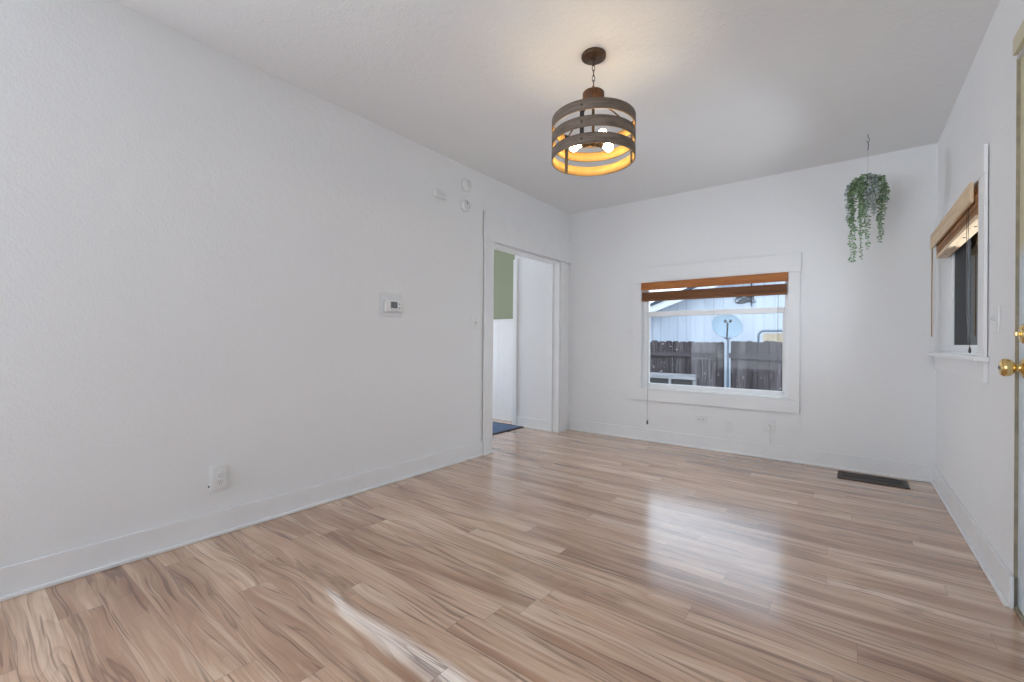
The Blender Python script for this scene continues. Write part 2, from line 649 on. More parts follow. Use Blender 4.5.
def fence_mat():
    t = NT('weathered_fence_boards')
    P = t.pos()
    sep = t.n('ShaderNodeSeparateXYZ')
    t.l(P, sep.inputs[0])
    v = t.mapping(P, (14, 14, 1.1))
    f = t.noise(v, 2.0, 5, 0.65, 0.5)
    row = t.math('FLOOR', t.math('DIVIDE', t.math('ADD', sep.outputs['X'], 30), 0.145))
    wr = t.n('ShaderNodeTexWhiteNoise', noise_dimensions='1D')
    t.l(row, wr.inputs['W'])
    s = t.math('ADD', t.math('MULTIPLY', f, 0.8), t.math('MULTIPLY', wr.outputs['Value'], 0.25))
    c = t.ramp(s, [(0.3, rgb(50, 46, 48)), (0.52, rgb(84, 78, 80)), (0.75, rgb(124, 118, 121))])
    sp = t.noise(P, 18, 2)
    c = t.mix(t.ramp(sp, [(0.66, (0, 0, 0, 1)), (0.72, (1, 1, 1, 1))]), c, rgb(170, 166, 168))
    t.set(c, 0.9, 0, 0.1)
    return t.mat


M['fence'] = fence_mat()


def leaf_mat(name, c0, c1, c2):
    t = NT(name)
    f = t.noise(t.pos(), 55, 2)
    t.set(t.ramp(f, [(0.35, c0), (0.5, c1), (0.65, c2)]), 0.55, 0, 0.3)
    return t.mat


M['leaf'] = leaf_mat('trailing_leaf_green', rgb(92, 122, 88), rgb(126, 152, 116), rgb(164, 182, 150))
M['leaf_grey'] = leaf_mat('trailing_leaf_grey', rgb(150, 166, 154), rgb(176, 186, 180), rgb(196, 200, 204))
M['stem'] = plain('plant_stem', rgb(98, 112, 82), 0.7)
M['pot'] = plain('lavender_grey_pot', rgb(158, 160, 166), 0.6)
M['bark'] = plain('bark', rgb(88, 84, 84), 0.9, var=0.3)


def rug_mat():
    t = NT('blue_woven_rug')
    P = t.pos()
    a = t.noise(t.mapping(P, (3, 30, 1)), 3, 3)
    b = t.noise(P, 7, 2)
    c = t.ramp(a, [(0.35, rgb(80, 96, 120)), (0.55, rgb(112, 130, 156)), (0.72, rgb(154, 164, 180))])
    c = t.mix(t.math('MULTIPLY', b, 0.5), c, rgb(96, 114, 146))
    t.set(c, 0.95, 0, 0.05)
    return t.mat


M['rug'] = rug_mat()
M['rug_edge'] = plain('rug_border', rgb(70, 66, 76), 0.95)
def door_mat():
    t = NT('door_paint_baked_light')  # cream upper part: light on the door painted into its colour
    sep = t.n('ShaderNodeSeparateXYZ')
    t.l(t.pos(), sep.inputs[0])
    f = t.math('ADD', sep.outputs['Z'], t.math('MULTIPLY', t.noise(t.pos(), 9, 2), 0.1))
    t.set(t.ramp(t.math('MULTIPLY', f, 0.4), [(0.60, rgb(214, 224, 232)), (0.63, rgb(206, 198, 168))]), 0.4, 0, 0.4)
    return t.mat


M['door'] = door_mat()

# ------------------------------------------------------------ room shell
struct(MB().box(-6.2, XR + 0.06, YR - 0.12, YB + 0.10, -0.10, 0.0).build('floor', M['floor']),
       'wood-look laminate plank floor', 'floor')
struct(MB().box(-6.2, XR + 0.14, YR - 0.12, YB + 0.14, H, H + 0.10).build('ceiling', M['ceiling']),
       'white textured ceiling', 'ceiling')

T = 0.13                                                 # wall thickness
OY0, OY1, OZ = 3.345, 4.625, 2.085                       # cased opening in the left wall
w = MB()
w.box(XL - T, XL, -0.45, OY0, 0, H)
w.box(XL - T, XL, YR, -1.75, 0, H)
w.box(XL - T, XL, -1.75, -0.45, 0, 0.6)  # unseen opening added here to let fill light in
w.box(XL - T, XL, -1.75, -0.45, 2.3, H)
w.box(XL - T, XL, OY1, YB, 0, H)
w.box(XL - T, XL, OY0, OY1, OZ, H)
struct(w.build('wall_left', M['wall']), 'long white wall on the left with a cased opening', 'wall')

BX0, BX1, BZ0, BZ1 = -1.876, -0.462, 0.582, 1.775        # hole of the back window
w = MB()
w.box(XL - T, BX0, YB, YB + T, 0, H)
w.box(BX1, XR, YB, YB + T, 0, H)
w.box(BX0, BX1, YB, YB + T, 0, BZ0)
w.box(BX0, BX1, YB, YB + T, BZ1, H)
struct(w.build('wall_back', M['wall']), 'white far wall with the wide window', 'wall')

RY0, RY1, RZ0, RZ1 = 3.335, 4.70, 1.045, 1.975           # hole of the right window
DY0, DY1, DZ = 1.84, 2.765, 2.31                         # door opening
w = MB()
w.box(XR, XR + T, RY1, YB + T, 0, H)
w.box(XR, XR + T, DY1, RY0, 0, H)
w.box(XR, XR + T, RY0, RY1, 0, RZ0)
w.box(XR, XR + T, RY0, RY1, RZ1, H)
w.box(XR, XR + T, DY0, DY1, DZ, H)
w.box(XR, XR + T, YR, DY0, 0, H)
struct(w.build('wall_right', M['wall']), 'narrow white wall on the right with window and door', 'wall')

w = MB()
w.box(XL - T, -2.7, YR - T, YR, 0, H)
w.box(-0.45, XR + T, YR - T, YR, 0, H)
w.box(-2.7, -0.45, YR - T, YR, 0, 0.45)  # rear opening added so that light reaches the room
w.box(-2.7, -0.45, YR - T, YR, 2.5, H)
struct(w.build('wall_rear', M['wall']), 'white wall with a wide opening added for light, behind the viewer', 'wall')

# hall beyond the opening
HX = XL - T
PX = -3.52
w = MB()
w.box(PX, HX, OY1 + 0.01, YB, 0.0, H)
struct(w.build('wall_hall_return', M['wall']), 'short white return wall seen through the opening', 'wall')
w = MB().box(-6.2, PX, YB, YB + T, 0.0, H)
struct(w.build('wall_hall', M['green']), 'sage green hall wall above white wainscot', 'wall')
w = MB()
w.box(-6.2, -6.08, 2.0, 2.75, 0, H)
w.box(-6.2, -6.08, 4.35, YB, 0, H)
w.box(-6.2, -6.08, 2.75, 4.35, 0, 0.7)  # end opening added so that light enters the hall
w.box(-6.2, -6.08, 2.75, 4.35, 2.3, H)
struct(w.build('wall_hall_end', M['wall']), 'white end wall of the hall with an opening added for light, out of view', 'wall')
w = MB()
w.box(-6.2, -5.05, 1.88, 2.0, 0, H)
w.box(-3.55, HX, 1.88, 2.0, 0, H)
w.box(-5.05, -3.55, 1.88, 2.0, 0, H)
struct(w.build('wall_hall_side', M['wall']), 'plain white hall wall, out of view', 'wall')
# wainscot (beadboard)
w = MB()
w.box(-6.08, PX - 0.001, YB - 0.014, YB - 0.001, 0.10, 1.395)
for i in range(26):
    xx = PX - 0.05 - i * 0.1
    w.box(xx - 0.0015, xx + 0.0015, YB - 0.0150, YB - 0.013, 0.12, 1.37)
w.box(-6.08, PX - 0.001, YB - 0.030, YB - 0.001, 1.39, 1.42, 0.005)
struct(w.build('trim_1', M['trim']), 'white beadboard wainscot with cap rail in the hall', 'trim')
w = MB().box(-6.08, PX - 0.001, YB - 0.020, YB - 0.0145, 0, 0.12, 0.002)
w.box(-6.08, PX - 0.001, YB - 0.032, YB - 0.02, 0, 0.016, 0.004)
struct(w.build('baseboard_hall', M['trim']), 'white baseboard at the foot of the hall wainscot', 'baseboard')
w = MB().box(PX + 0.05, HX - 0.0, OY1 - 0.005, OY1 + 0.009, 0, 0.125, 0.003)
w.box(PX + 0.05, HX - 0.0, OY1 - 0.016, OY1 - 0.004, 0, 0.016, 0.004)
struct(w.build('baseboard_return', M['trim']), 'white baseboard of the short return wall', 'baseboard')
w = MB().box(PX - 0.008, PX + 0.055, OY1 - 0.012, OY1 + 0.0095, 0, OZ + 0.1, 0.003)
struct(w.build('trim_2', M['trim']), 'narrow white corner board on the hall return wall', 'trim')

# casing and jamb liner of the opening
w = MB()
cz = 2.37
w.box(XL + 0.008, XL + 0.030, 3.215, OY0 - 0.004, 0.0, OZ + 0.004, 0.003)
w.box(XL + 0.001, XL + 0.022, OY1 + 0.004, 4.75, 0.0, OZ + 0.004, 0.003)
w.box(XL + 0.008, XL + 0.032, 3.205, YB - 0.002, OZ + 0.004, cz, 0.003)
struct(w.build('trim_3', M['trim']), 'white casing around the opening in the left wall', 'trim')
w = MB()
w.box(HX - 0.004, XL + 0.012, OY0 - 0.003, OY0 + 0.016, 0, OZ, 0.002)
w.box(HX - 0.004, XL + 0.012, OY1 - 0.018, OY1 + 0.001, 0, OZ, 0.002)
w.box(HX - 0.004, XL + 0.012, OY0 + 0.016, OY1 - 0.018, OZ - 0.018, OZ, 0.002)
w.box(HX + 0.03, HX + 0.055, OY1 - 0.030, OY1 - 0.017, 0, OZ - 0.018, 0.002)
struct(w.build('trim_4', M['trim']), 'white jamb lining inside the opening', 'trim')


def base_run(name, label, pts_box, qr_boxes):
    w = MB()
    for b in pts_box:
        w.box(*b, 0.004)
    for b in qr_boxes:
        w.box(*b, 0.006, 3)
    return struct(w.build(name, M['trim']), label, 'baseboard')


BH = 0.135
base_run('baseboard_left', 'white baseboard along the left wall',
         [(XL + 0.001, XL + 0.015, YR + 0.001, 3.214, 0, BH)],
         [(XL + 0.0145, XL + 0.031, YR + 0.001, 3.214, 0, 0.019), (XL + 0.0215, XL + 0.036, 3.21, OY0 + 0.012, 0, 0.019)])
base_run('baseboard_back', 'white baseboard along the far wall',
         [(XL + 0.03, XR - 0.002, YB - 0.015, YB - 0.001, 0, BH)],
         [(XL + 0.03, XR - 0.002, YB - 0.031, YB - 0.0145, 0, 0.019)])
base_run('baseboard_right', 'white baseboard along the right wall',
         [(XR - 0.015, XR - 0.001, 2.742, YB - 0.032, 0, BH)],
         [(XR - 0.031, XR - 0.0145, 2.745, YB - 0.032, 0, 0.019)])

# ------------------------------------------------------------ back window
C = 0.018
w = MB()
w.box(-1.985, BX0 + 0.0, YB - C - .006, YB - 0.006, BZ0 - 0.0, BZ1, 0.002)
w.box(BX1 - 0.0, -0.368, YB - C - .006, YB - 0.006, BZ0 - 0.0, BZ1, 0.002)
w.box(-1.995, -0.360, YB - C - 0.009, YB - 0.006, BZ1 + 0.001, 1.95, 0.002)
w.box(-1.985, -0.366, YB - C - .006, YB - 0.006, 0.457, BZ0 - 0.001, 0.002)
struct(w.build('trim_5', M['wall']), 'flat white casing around the far window', 'trim')

win = bpy.data.objects.new('window_1', None)
COL.objects.link(win)
win.location = ((BX0 + BX1) / 2, YB + 0.05, BZ0)
WORLD_LOC['window_1'] = win.location.copy()
struct(win, 'wide white single-hung window in the far wall', 'window')
fy0, fy1 = YB + 0.045, YB + 0.115
e = 0.001
w = MB()
w.box(BX0 + e, BX0 + 0.05, fy0, fy1, BZ0 + e, BZ1 - e, 0.003)
w.box(BX1 - 0.034, BX1 - e, fy0, fy1, BZ0 + e, BZ1 - e, 0.003)
w.box(BX0 + 0.05, BX1 - 0.034, fy0, fy1, BZ1 - 0.05, BZ1 - e, 0.003)
w.box(BX0 + 0.05, BX1 - 0.034, fy0, fy1, BZ0 + e, BZ0 + 0.045, 0.003)
w.build('window_frame', M['vinyl'], win)
w = MB()
ix0, ix1 = BX0 + 0.05, BX1 - 0.034
w.box(ix0, ix1, fy0 - 0.006, fy0 + 0.035, 1.40, 1.455, 0.004)
w.box(ix0, ix0 + 0.018, fy0 + 0.004, fy0 + 0.034, BZ0 + 0.045, 1.40, 0.003)
w.box(ix1 - 0.016, ix1, fy0 + 0.004, fy0 + 0.034, BZ0 + 0.045, 1.40, 0.003)
w.box(ix0, ix1, fy0 + 0.004, fy0 + 0.034, BZ0 + 0.045, BZ0 + 0.066, 0.003)
w.build('sash', M['vinyl'], win)
w = MB().box(ix0 + 0.018, ix1 - 0.016, fy0 + 0.016, fy0 + 0.021, BZ0 + 0.066, 1.40)
w.build('pane', M['glass'], win)
w = MB().box(ix0, ix1, fy0 + 0.040, fy0 + 0.045, 1.44, BZ1 - 0.05)
w.build('pane', M['glass'], win)
w = MB().box(-1.22, -1.12, fy0 - 0.020, fy0 - 0.0065, 1.425, 1.44, 0.004)
w.build('sash_lock', M['vinyl'], win)
w = MB().box(BX0 + e, BX1 - e, YB - 0.016, fy0, BZ0 + e, BZ0 + 0.014, 0.003)
w.build('sill', M['vinyl'], win)

# wooden blind of the back window, raised
bl = thing('wooden_blind', 'raised honey brown wooden blind in the wide window facing the fence', 'blind',
           ((BX0 + BX1) / 2, YB - 0.01, 1.55))
w = MB().box(BX0 + 0.004, BX1 - 0.001, YB - 0.050, YB - 0.036, 1.690, 1.776, 0.004)
w.build('valance', M['blind_front'], bl)
w = MB().box(BX0 + 0.01, BX1 - 0.01, YB - 0.030, YB + 0.02, 1.735, 1.772, 0.002)
w.build('headrail', M['blind_slat'], bl)
w = MB()
for i in range(17):
    z = 1.592 + i * 0.0046
    w.box(BX0 + 0.01, BX1 - 0.016, YB - 0.034 + random.Random(i).uniform(-.001, .001), YB + 0.014, z, z + 0.0036)
w.build('slat_stack', M['blind_slat'], bl)
w = MB().box(BX0 + 0.008, BX1 - 0.014, YB - 0.036, YB + 0.016, 1.570, 1.5905, 0.003)
w.build('bottom_rail', M['blind_slat'], bl)
for xx in (-1.68, -1.18, -0.66):
    MB().cyl((xx, YB - 0.010, 1.66), (xx, YB - 0.010, 1.737), 0.0022, 6).build('ladder_cord', M['cord'], bl)
w = MB().tube([(BX0 + 0.075, YB - 0.020, 1.60), (BX0 + 0.078, YB - 0.032, 1.2), (BX0 + 0.080, YB - 0.034, 0.8),
               (BX0 + 0.080, YB - 0.034, 0.24)], 0.0022, 6)
pc = w.build('pull_cord', M['clear_line'], bl)
MB().lathe([(0, 0), (0.007, 0.004), (0.009, 0.02), (0.004, 0.05), (0, 0.052)], (BX0 + 0.080, YB - 0.034, 0.190)).build(
    'tassel', M['cord_dark'], pc)
MB().tube([(-0.543, YB - 0.02, 1.60), (-0.542, YB - 0.03, 1.1), (-0.540, YB - 0.03, 0.84)], 0.0020, 6).build(
    'tilt_cord', M['cord_dark'], bl)

# ------------------------------------------------------------ right window
w = MB()
w.box(XR - 0.018, XR - 0.0040, 3.205, RY0, RZ0, RZ1, 0.002)
w.box(XR - 0.018, XR - 0.001, RY1, YB - 0.035, RZ0, RZ1, 0.002)
w.box(XR - 0.020, XR - 0.0040, 3.205, YB - 0.035, RZ1 + 0.001, 2.118, 0.002)
struct(w.build('trim_6', M['wall']), 'flat white casing around the right window', 'trim')
win = bpy.data.objects.new('window_2', None)
COL.objects.link(win)
win.location = (XR + 0.06, (RY0 + RY1) / 2, RZ0)
WORLD_LOC['window_2'] = win.location.copy()
struct(win, 'white sliding window with dark insect screen in the right wall', 'window')
w = MB().box(XR - 0.058, XR + 0.062, 3.175, YB - 0.036, RZ0 - 0.024, RZ0 - 0.0005, 0.004)
# the stool is notched around the wall: only the room part shows
w = MB()
w.box(XR - 0.055, XR - 0.0005, 3.18, YB - 0.036, RZ0 - 0.024, RZ0 - 0.0005, 0.004)
w.box(XR + 0.0, XR + 0.062, RY0 + e, RY1 - e, RZ0 + e, RZ0 + 0.012, 0.002)
w.build('stool', M['trim'], win)
w = MB().box(XR - 0.018, XR - 0.001, 3.205, YB - 0.036, 0.915, RZ0 - 0.0245, 0.002)
w.build('apron', M['trim'], win)
fx0, fx1 = XR + 0.062, XR + 0.122
w = MB()
w.box(fx0, fx1, RY0 + e, RY0 + 0.045, RZ0 + e, RZ1 - e, 0.003)
w.box(fx0, fx1, RY1 - 0.045, RY1 - e, RZ0 + e, RZ1 - e, 0.003)
w.box(fx0, fx1, RY0 + 0.045, RY1 - 0.045, RZ0 + e, RZ0 + 0.06, 0.003)
w.box(fx0, fx1, RY0 + 0.045, RY1 - 0.045, RZ1 - 0.05, RZ1 - e, 0.003)
w.build('window_frame', M['vinyl'], win)
w = MB()
w.box(fx0 + 0.018, fx0 + 0.022, RY0 + 0.045, RY1 - 0.045, RZ0 + 0.06, RZ1 - 0.05)
w.build('pane', M['glass'], win)
w = MB().box(fx0 + 0.010, fx0 + 0.0115, 4.20, RY1 - 0.045, RZ0 + 0.06, RZ1 - 0.05)
w.build('insect_screen', M['screen'], win)

# wooden blind of the right window, raised
bl = thing('wooden_blind', 'raised pale tan wooden blind at the right wall window beside the door', 'blind',
           (XR, (RY0 + RY1) / 2, 1.73))
vy0, vy1 = RY0 + 0.006, RY1 + 0.09
w = MB().box(XR - 0.048, XR - 0.034, vy0, vy1, 1.862, 1.972, 0.003)
w.build('valance', M['blind_pale'], bl)
w = MB().box(XR - 0.010, XR + 0.045, RY0 + 0.008, RY1 - 0.006, 1.915, 1.968, 0.002)
w.build('headrail', M['blind_tan'], bl)
w = MB()
for i in range(18):
    z = 1.796 + i * 0.0052
    j = random.Random(i + 50).uniform(-.002, .002)
    w.box(XR - 0.024 + j, XR + 0.040 + j, RY0 + 0.008, RY1 - 0.006, z, z + 0.0038)
w.build('slat_stack', M['blind_tan'], bl)
w = MB().box(XR - 0.026, XR + 0.042, RY0 + 0.008, RY1 - 0.006, 1.772, 1.794, 0.003)
br = w.build('bottom_rail', M['blind_pale'], bl)
for yy in (3.55, 3.87, 4.19, 4.5):
    MB().cyl((XR + 0.008, yy, 1.7715), (XR + 0.008, yy, 1.769), 0.008, 12).build('cord_plug', M['bronze'], br)
for yy in (3.62, 4.4):
    MB().cyl((XR - 0.004, yy, 1.85), (XR - 0.004, yy, 1.915), 0.0025, 6).build('ladder_cord', M['cord'], bl)
for k, dy in enumerate((0, 0.05)):
    MB().tube([(XR - 0.028, 3.50 + dy, 1.90), (XR - 0.030, 3.50 + dy * .8, 1.6), (XR - 0.030, 3.49 + dy * .9, 1.25),
               (XR - 0.030, 3.44, 1.10 - .01 * k)], 0.0014, 6).build('pull_cord', M['cord_dark'], bl)
MB().lathe([(0, 0), (0.005, 0.004), (0.006, 0.015), (0.003, 0.035), (0, 0.036)], (XR - 0.030, 3.44, 1.058)).build(
    'tassel', M['cord_dark'], bl)
MB().tube([(XR - 0.040, vy1 - 0.02, 1.865), (XR - 0.041, vy1 - 0.02, 1.5), (XR - 0.040, vy1 - 0.02, 1.17)], 0.0035,
          6).build('tilt_wand', M['blind_tan'], bl)

# ------------------------------------------------------------ door on the right
dr = bpy.data.objects.new('door_1', None)
COL.objects.link(dr)
dr.location = (XR + 0.03, (DY0 + DY1) / 2, 0)
WORLD_LOC['door_1'] = dr.location.copy()
struct(dr, 'pale door with brass knob and deadbolt at the right edge', 'door')
w = MB()
w.prism([(XR + 0.0120, DY0 + 0.02, 0.012), (XR + 0.0120, DY1 - 0.004, 0.012), (XR + 0.0540, DY1 - 0.004, 0.012),
         (XR + 0.0600, DY0 + 0.02, 0.012)], (0, 0, DZ - 0.020))
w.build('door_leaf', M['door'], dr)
w = MB()
w.box(XR + 0.001, XR + T, DY1 - 0.0035, DY1 - 0.0005, 0.0, DZ - 0.001)
w.build('jamb', M['jamb_wood'], dr)
w = MB()
w.box(XR - 0.0165, XR - 0.001, DY0 - 0.05, 2.735, DZ + 0.004, DZ + 0.075, 0.003)
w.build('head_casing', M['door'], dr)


def knob(zc, yc, proj, kind):
    x0 = XR + 0.0118
    if kind == 'knob':
        prof = [(0, 0), (0.033, 0), (0.033, 0.004), (0.026, 0.011), (0.013, 0.014), (0.012, 0.027), (0.019, 0.031),
                (0.025, 0.037), (0.0285, 0.047), (0.0285, 0.056), (0.024, 0.064), (0.013, 0.067), (0.0, 0.067)]
    else:
        prof = [(0, 0), (0.031, 0), (0.031, 0.006), (0.025, 0.013), (0.013, 0.015), (0.0, 0.015)]
    prof = [(r * 1.28, h * 1.1) for r, h in prof]
    return MB().lathe(prof, (x0, yc, zc), (-1, 0, 0), 32)


k = knob(1.012, 2.665, 0, 'knob').build('knob', M['brass'], dr)
MB().cyl((XR - 0.0617, 2.665, 1.012), (XR - 0.0647, 2.665, 1.012), 0.007, 16).build('lock_button', M['galv'], k)
k = knob(1.150, 2.675, 0, 'bolt').build('deadbolt', M['brass'], dr)
MB().box(XR - 0.018, XR - 0.0045, 2.660, 2.690, 1.141, 1.159, 0.003).build('thumb_turn', M['brass'], k)
w = MB().box(XR + 0.0005, XR + 0.055, DY0, DY1 - 0.004, 0.0005, 0.011, 0.003)
w.build('threshold', M['jamb_wood'], dr)

# ------------------------------------------------------------ ceiling lamp
LX, LY = -1.155, 2.24
lamp = thing('pendant_lamp', 'drum pendant lamp of grey wooden bands with gold lining hanging from the ceiling', 'lamp',
             (LX, LY, H))
MB().lathe([(0, 0), (0.064, 0), (0.068, -0.004), (0.068, -0.018), (0.060, -0.024), (0.022, -0.027), (0.012, -0.033),
            (0, -0.034)], (LX, LY, H - 0.0005), (0, 0, 1), 40).build('canopy', M['bronze'], lamp)
zc_top, zc_bot = H - 0.033, 2.516
nl = 6
pitch_l = (zc_top - zc_bot) / nl
for i in range(nl):
    zc = zc_bot + pitch_l * (i + 0.5)
    hh, ww = pitch_l * 0.5 + 0.0035, 0.0075
    pts = []
    for k in range(16):
        a = 2 * math.pi * k / 16
        u, v = ww * math.cos(a), hh * math.sin(a)
        ang = 0.6 + (math.pi / 2 if i % 2 else 0)
        pts.append((LX + u * math.cos(ang), LY + u * math.sin(ang), zc + v))
    MB().tube(pts, 0.0022, 6, closed=True).build('chain_link', M['bronze'], lamp)
MB().lathe([(0, 0.018), (0.016, 0.016), (0.055, 0.012), (0.060, 0.006), (0.060, -0.040), (0.056, -0.046), (0, -0.046)],
           (LX, LY, 2.498), (0, 0, 1), 40).build('hub', M['hub_wood'], lamp)
MB().cyl((LX, LY, 2.452), (LX, LY, 2.225), 0.008, 12).build('stem', M['bronze'], lamp)
RB, TB, HB = 0.232, 0.007, 0.056
band_z = (2.124, 2.212, 2.300)
for z in band_z:
    o = MB().lathe([(RB, 0), (RB, HB), (RB - TB * .45, HB), (RB - TB * .45, 0)], (LX, LY, z), (0, 0, 1), 72,
                   closed=True).build('band', M['band_out'], lamp)
    for p in o.data.polygons:
        p.use_smooth = abs(p.normal.z) < 0.5
    o2 = MB().lathe([(RB - TB * .46, 0.0005), (RB - TB * .46, HB - 0.0005), (RB - TB, HB - 0.0005), (RB - TB, 0.0005)],
                    (LX, LY, z), (0, 0, 1), 72, closed=True).build('lining', M['band_in'], o)
    for p in o2.data.polygons:
        p.use_smooth = abs(p.normal.z) < 0.5
# straps and spokes
cam_ang = math.atan2(-LY, -LX)
strap_angs = [cam_ang - 0.26 + k * 2 * math.pi / 3 for k in range(3)]
for a in strap_angs:
    d = Vector((math.cos(a), math.sin(a), 0))
    s = Vector((-math.sin(a), math.cos(a), 0))
    base = Vector((LX, LY, 0))
    w = MB().obox(base + d * (RB - TB - 0.0028) + Vector((0, 0, (band_z[0] + band_z[2] + HB) / 2)), d, s, (0, 0, 1), 0.0025,
                  0.011, (band_z[2] + HB - band_z[0]) / 2 - 0.002, 0.001)
    st = w.build('strap', M['black_metal'], lamp)
    for z in band_z:
        MB().lathe([(0, 0.004), (0.004, 0.0032), (0.0065, 0.0005), (0.0065, 0)], base + d * RB + Vector((0, 0, z + HB / 2)), d,
                   12).build('rivet', M['black_metal'], st)
    MB().tube([base + d * 0.045 + Vector((0, 0, 2.456)), base + d * 0.12 + Vector((0, 0, 2.405)),
               base + d * (RB - TB - 0.007) + Vector((0, 0, 2.330))], 0.0042, 8).build('spoke', M['bronze'], lamp)
MB().lathe([(0, 0.02), (0.018, 0.02), (0.024, 0.012), (0.024, -0.012), (0.018, -0.02), (0, -0.024)], (LX, LY, 2.232),
           (0, 0, 1), 24).build('cluster_body', M['socket'], lamp)
BULB_PROF = [(r_ * .80, h_ * .86) for r_, h_ in [(0, 0), (0.013, 0), (0.0135, 0.012), (0.017, 0.022), (0.026, 0.038), (0.030, 0.052), (0.029, 0.064),
             (0.022, 0.076), (0.010, 0.082), (0, 0.083)]]
for k in range(3):
    a = cam_ang + (0.45, 2.25, -1.9)[k]
    d = Vector((math.cos(a), math.sin(a), -0.06)).normalized()
    c = Vector((LX, LY, 2.232))
    so = MB().cyl(c + d * 0.022, c + d * 0.068, 0.0165, 16, bevel=0.003).build('socket', M['socket'], lamp)
    MB().lathe(BULB_PROF, c + d * 0.068, d, 24).build('bulb', M['bulb'], so)

# ------------------------------------------------------------ hanging plant
PXp, PYp = 0.102, 4.351
plant = thing('hanging_plant', 'small trailing green plant hanging from the ceiling near the far right corner', 'plant',
              (PXp, PYp, H))
MB().tube([(PXp, PYp, H), (PXp, PYp, H - 0.025), (PXp + 0.008, PYp, H - 0.035), (PXp + 0.010, PYp, H - 0.05),
           (PXp, PYp, H - 0.060), (PXp - 0.010, PYp, H - 0.05)], 0.0022, 8).build('hook', M['galv'], plant)
MB().tube([(PXp, PYp, H - 0.055), (PXp, PYp, H - 0.12), (PXp + 0.001, PYp, 2.36)], 0.0013, 6).build(
    'hanging_cord', M['clear_line'], plant)
w = MB().tube([(PXp, PYp, H - 0.058), (PXp + 0.003, PYp, H - 0.09), (PXp, PYp, H - 0.125)], 0.0032, 8)
w.build('chain', M['galv'], plant)
PZ = 2.235
MB().lathe([(0, 0.02), (0.032, 0.02), (0.038, 0.03), (0.046, 0.080), (0.049, 0.085), (0.044, 0.085), (0.042, 0.07), (0, 0.07)],
           (PXp, PYp, PZ), (0, 0, 1), 28).build('pot', M['pot'], plant)
rv = random.Random(7)
RC = Vector((cy_, sy_, 0))
FC = Vector((-sy_, cy_, 0))
vines = [(-.124, 0.00, .63, 0), (-.106, .05, .61, 0), (-.114, -.05, .44, 0), (-.095, -.03, .36, 0), (-.040, .02, .60, 0),
         (-.058, -.06, .54, 0), (-.072, .07, .33, 0), (-.005, -.07, .27, 1), (.018, .06, .25, 1), (-.030, -.09, .22, 1),
         (.050, -.06, .19, 0), (.085, .04, .21, 1), (.134, .00, .47, 0), (.142, .03, .43, 0), (.126, -.04, .26, 0),
         (.095, -.06, .16, 0), (-.10, .09, .28, 1), (.03, .10, .18, 0), (-.085, -.08, .25, 1),
         (-.06, -.10, .20, 1), (-.015, -.11, .17, 1), (.02, -.10, .16, 0), (.06, -.09, .15, 0), (-.11, -.07, .30, 0),
         (-.115, .03, .34, 0), (.11, .05, .24, 0), (-.045, -.02, .40, 0)]
for (dr_, df_, L_, kd) in vines:
    hv = rv.uniform(.035, .075)
    o_dir = RC * (dr_ * .82) + FC * df_
    top = Vector((PXp, PYp, PZ + 0.10))
    rim = top + o_dir.normalized() * 0.04 + Vector((0, 0, -0.012))
    end = Vector((PXp, PYp, 2.36 - L_)) + o_dir
    pts = [rim + Vector((0, 0, -0.01)), rim + o_dir.normalized() * 0.015 + Vector((0, 0, hv)),
           top + o_dir * 0.80 + Vector((0, 0, hv - 0.012)),
           top + o_dir * 1.0 + Vector((0, 0, hv - 0.045)), top + o_dir * 1.06 + Vector((0, 0, -0.05))]
    z0, n = pts[-1].z, max(2, int((pts[-1].z - end.z) / 0.02))
    for i in range(1, n + 1):
        f = i / n
        pts.append(Vector((PXp, PYp, z0 + (end.z - z0) * f)) + o_dir * (1.06 - .08 * f) +
                   RC * (0.007 * math.sin(i * .9 + dr_ * 50)) + FC * (0.006 * math.cos(i * .7)))
    st = MB().tube(pts, 0.0016, 5, taper=0.0008).build('vine', M['stem'], plant)
    lf = MB()
    for i in range(1, len(pts)):
        p0, p1 = pts[i - 1], pts[i]
        seg = (p1 - p0).length
        m_ = max(1, round(seg / 0.014))
        for j in range(m_):
            c = p0.lerp(p1, (j + .5) / m_)
            a0 = rv.uniform(0, 6.28)
            for q in range(2):
                a = a0 + q * math.pi + rv.uniform(-.5, .5)
                d = RC * math.cos(a) + FC * math.sin(a) + Vector((0, 0, rv.uniform(-.9, .15)))
                sz = rv.uniform(.019, .029) * (1.12 - .35 * i / len(pts))
                lf.leaf(c, d, -FC + Vector((rv.uniform(-.9, .9), rv.uniform(-.9, .9), rv.uniform(0, 1))), sz, sz * .72)
    lf.build('leaves', M['leaf_grey'] if kd else M['leaf'], st)
cr = MB()
for i in range(380):
    a, rr = rv.uniform(0, 6.28), .115 * rv.random() ** 0.8
    c = Vector((PXp, PYp, PZ + .03 + (.14 * (1 - (rr / .125) ** 2)) * rv.uniform(.2, 1) + rv.uniform(-.02, .02))) + RC * (rr * math.cos(a)) + FC * (
        rr * .75 * math.sin(a))
    d = RC * math.cos(a) + FC * math.sin(a) + Vector((0, 0, rv.uniform(-.3, .9)))
    sz = rv.uniform(.020, .030)
    cr.leaf(c, d, Vector((rv.uniform(-.6, .6), rv.uniform(-.6, .6), 1)), sz, sz * .7)
cr.build('crown_foliage', M['leaf'], plant)

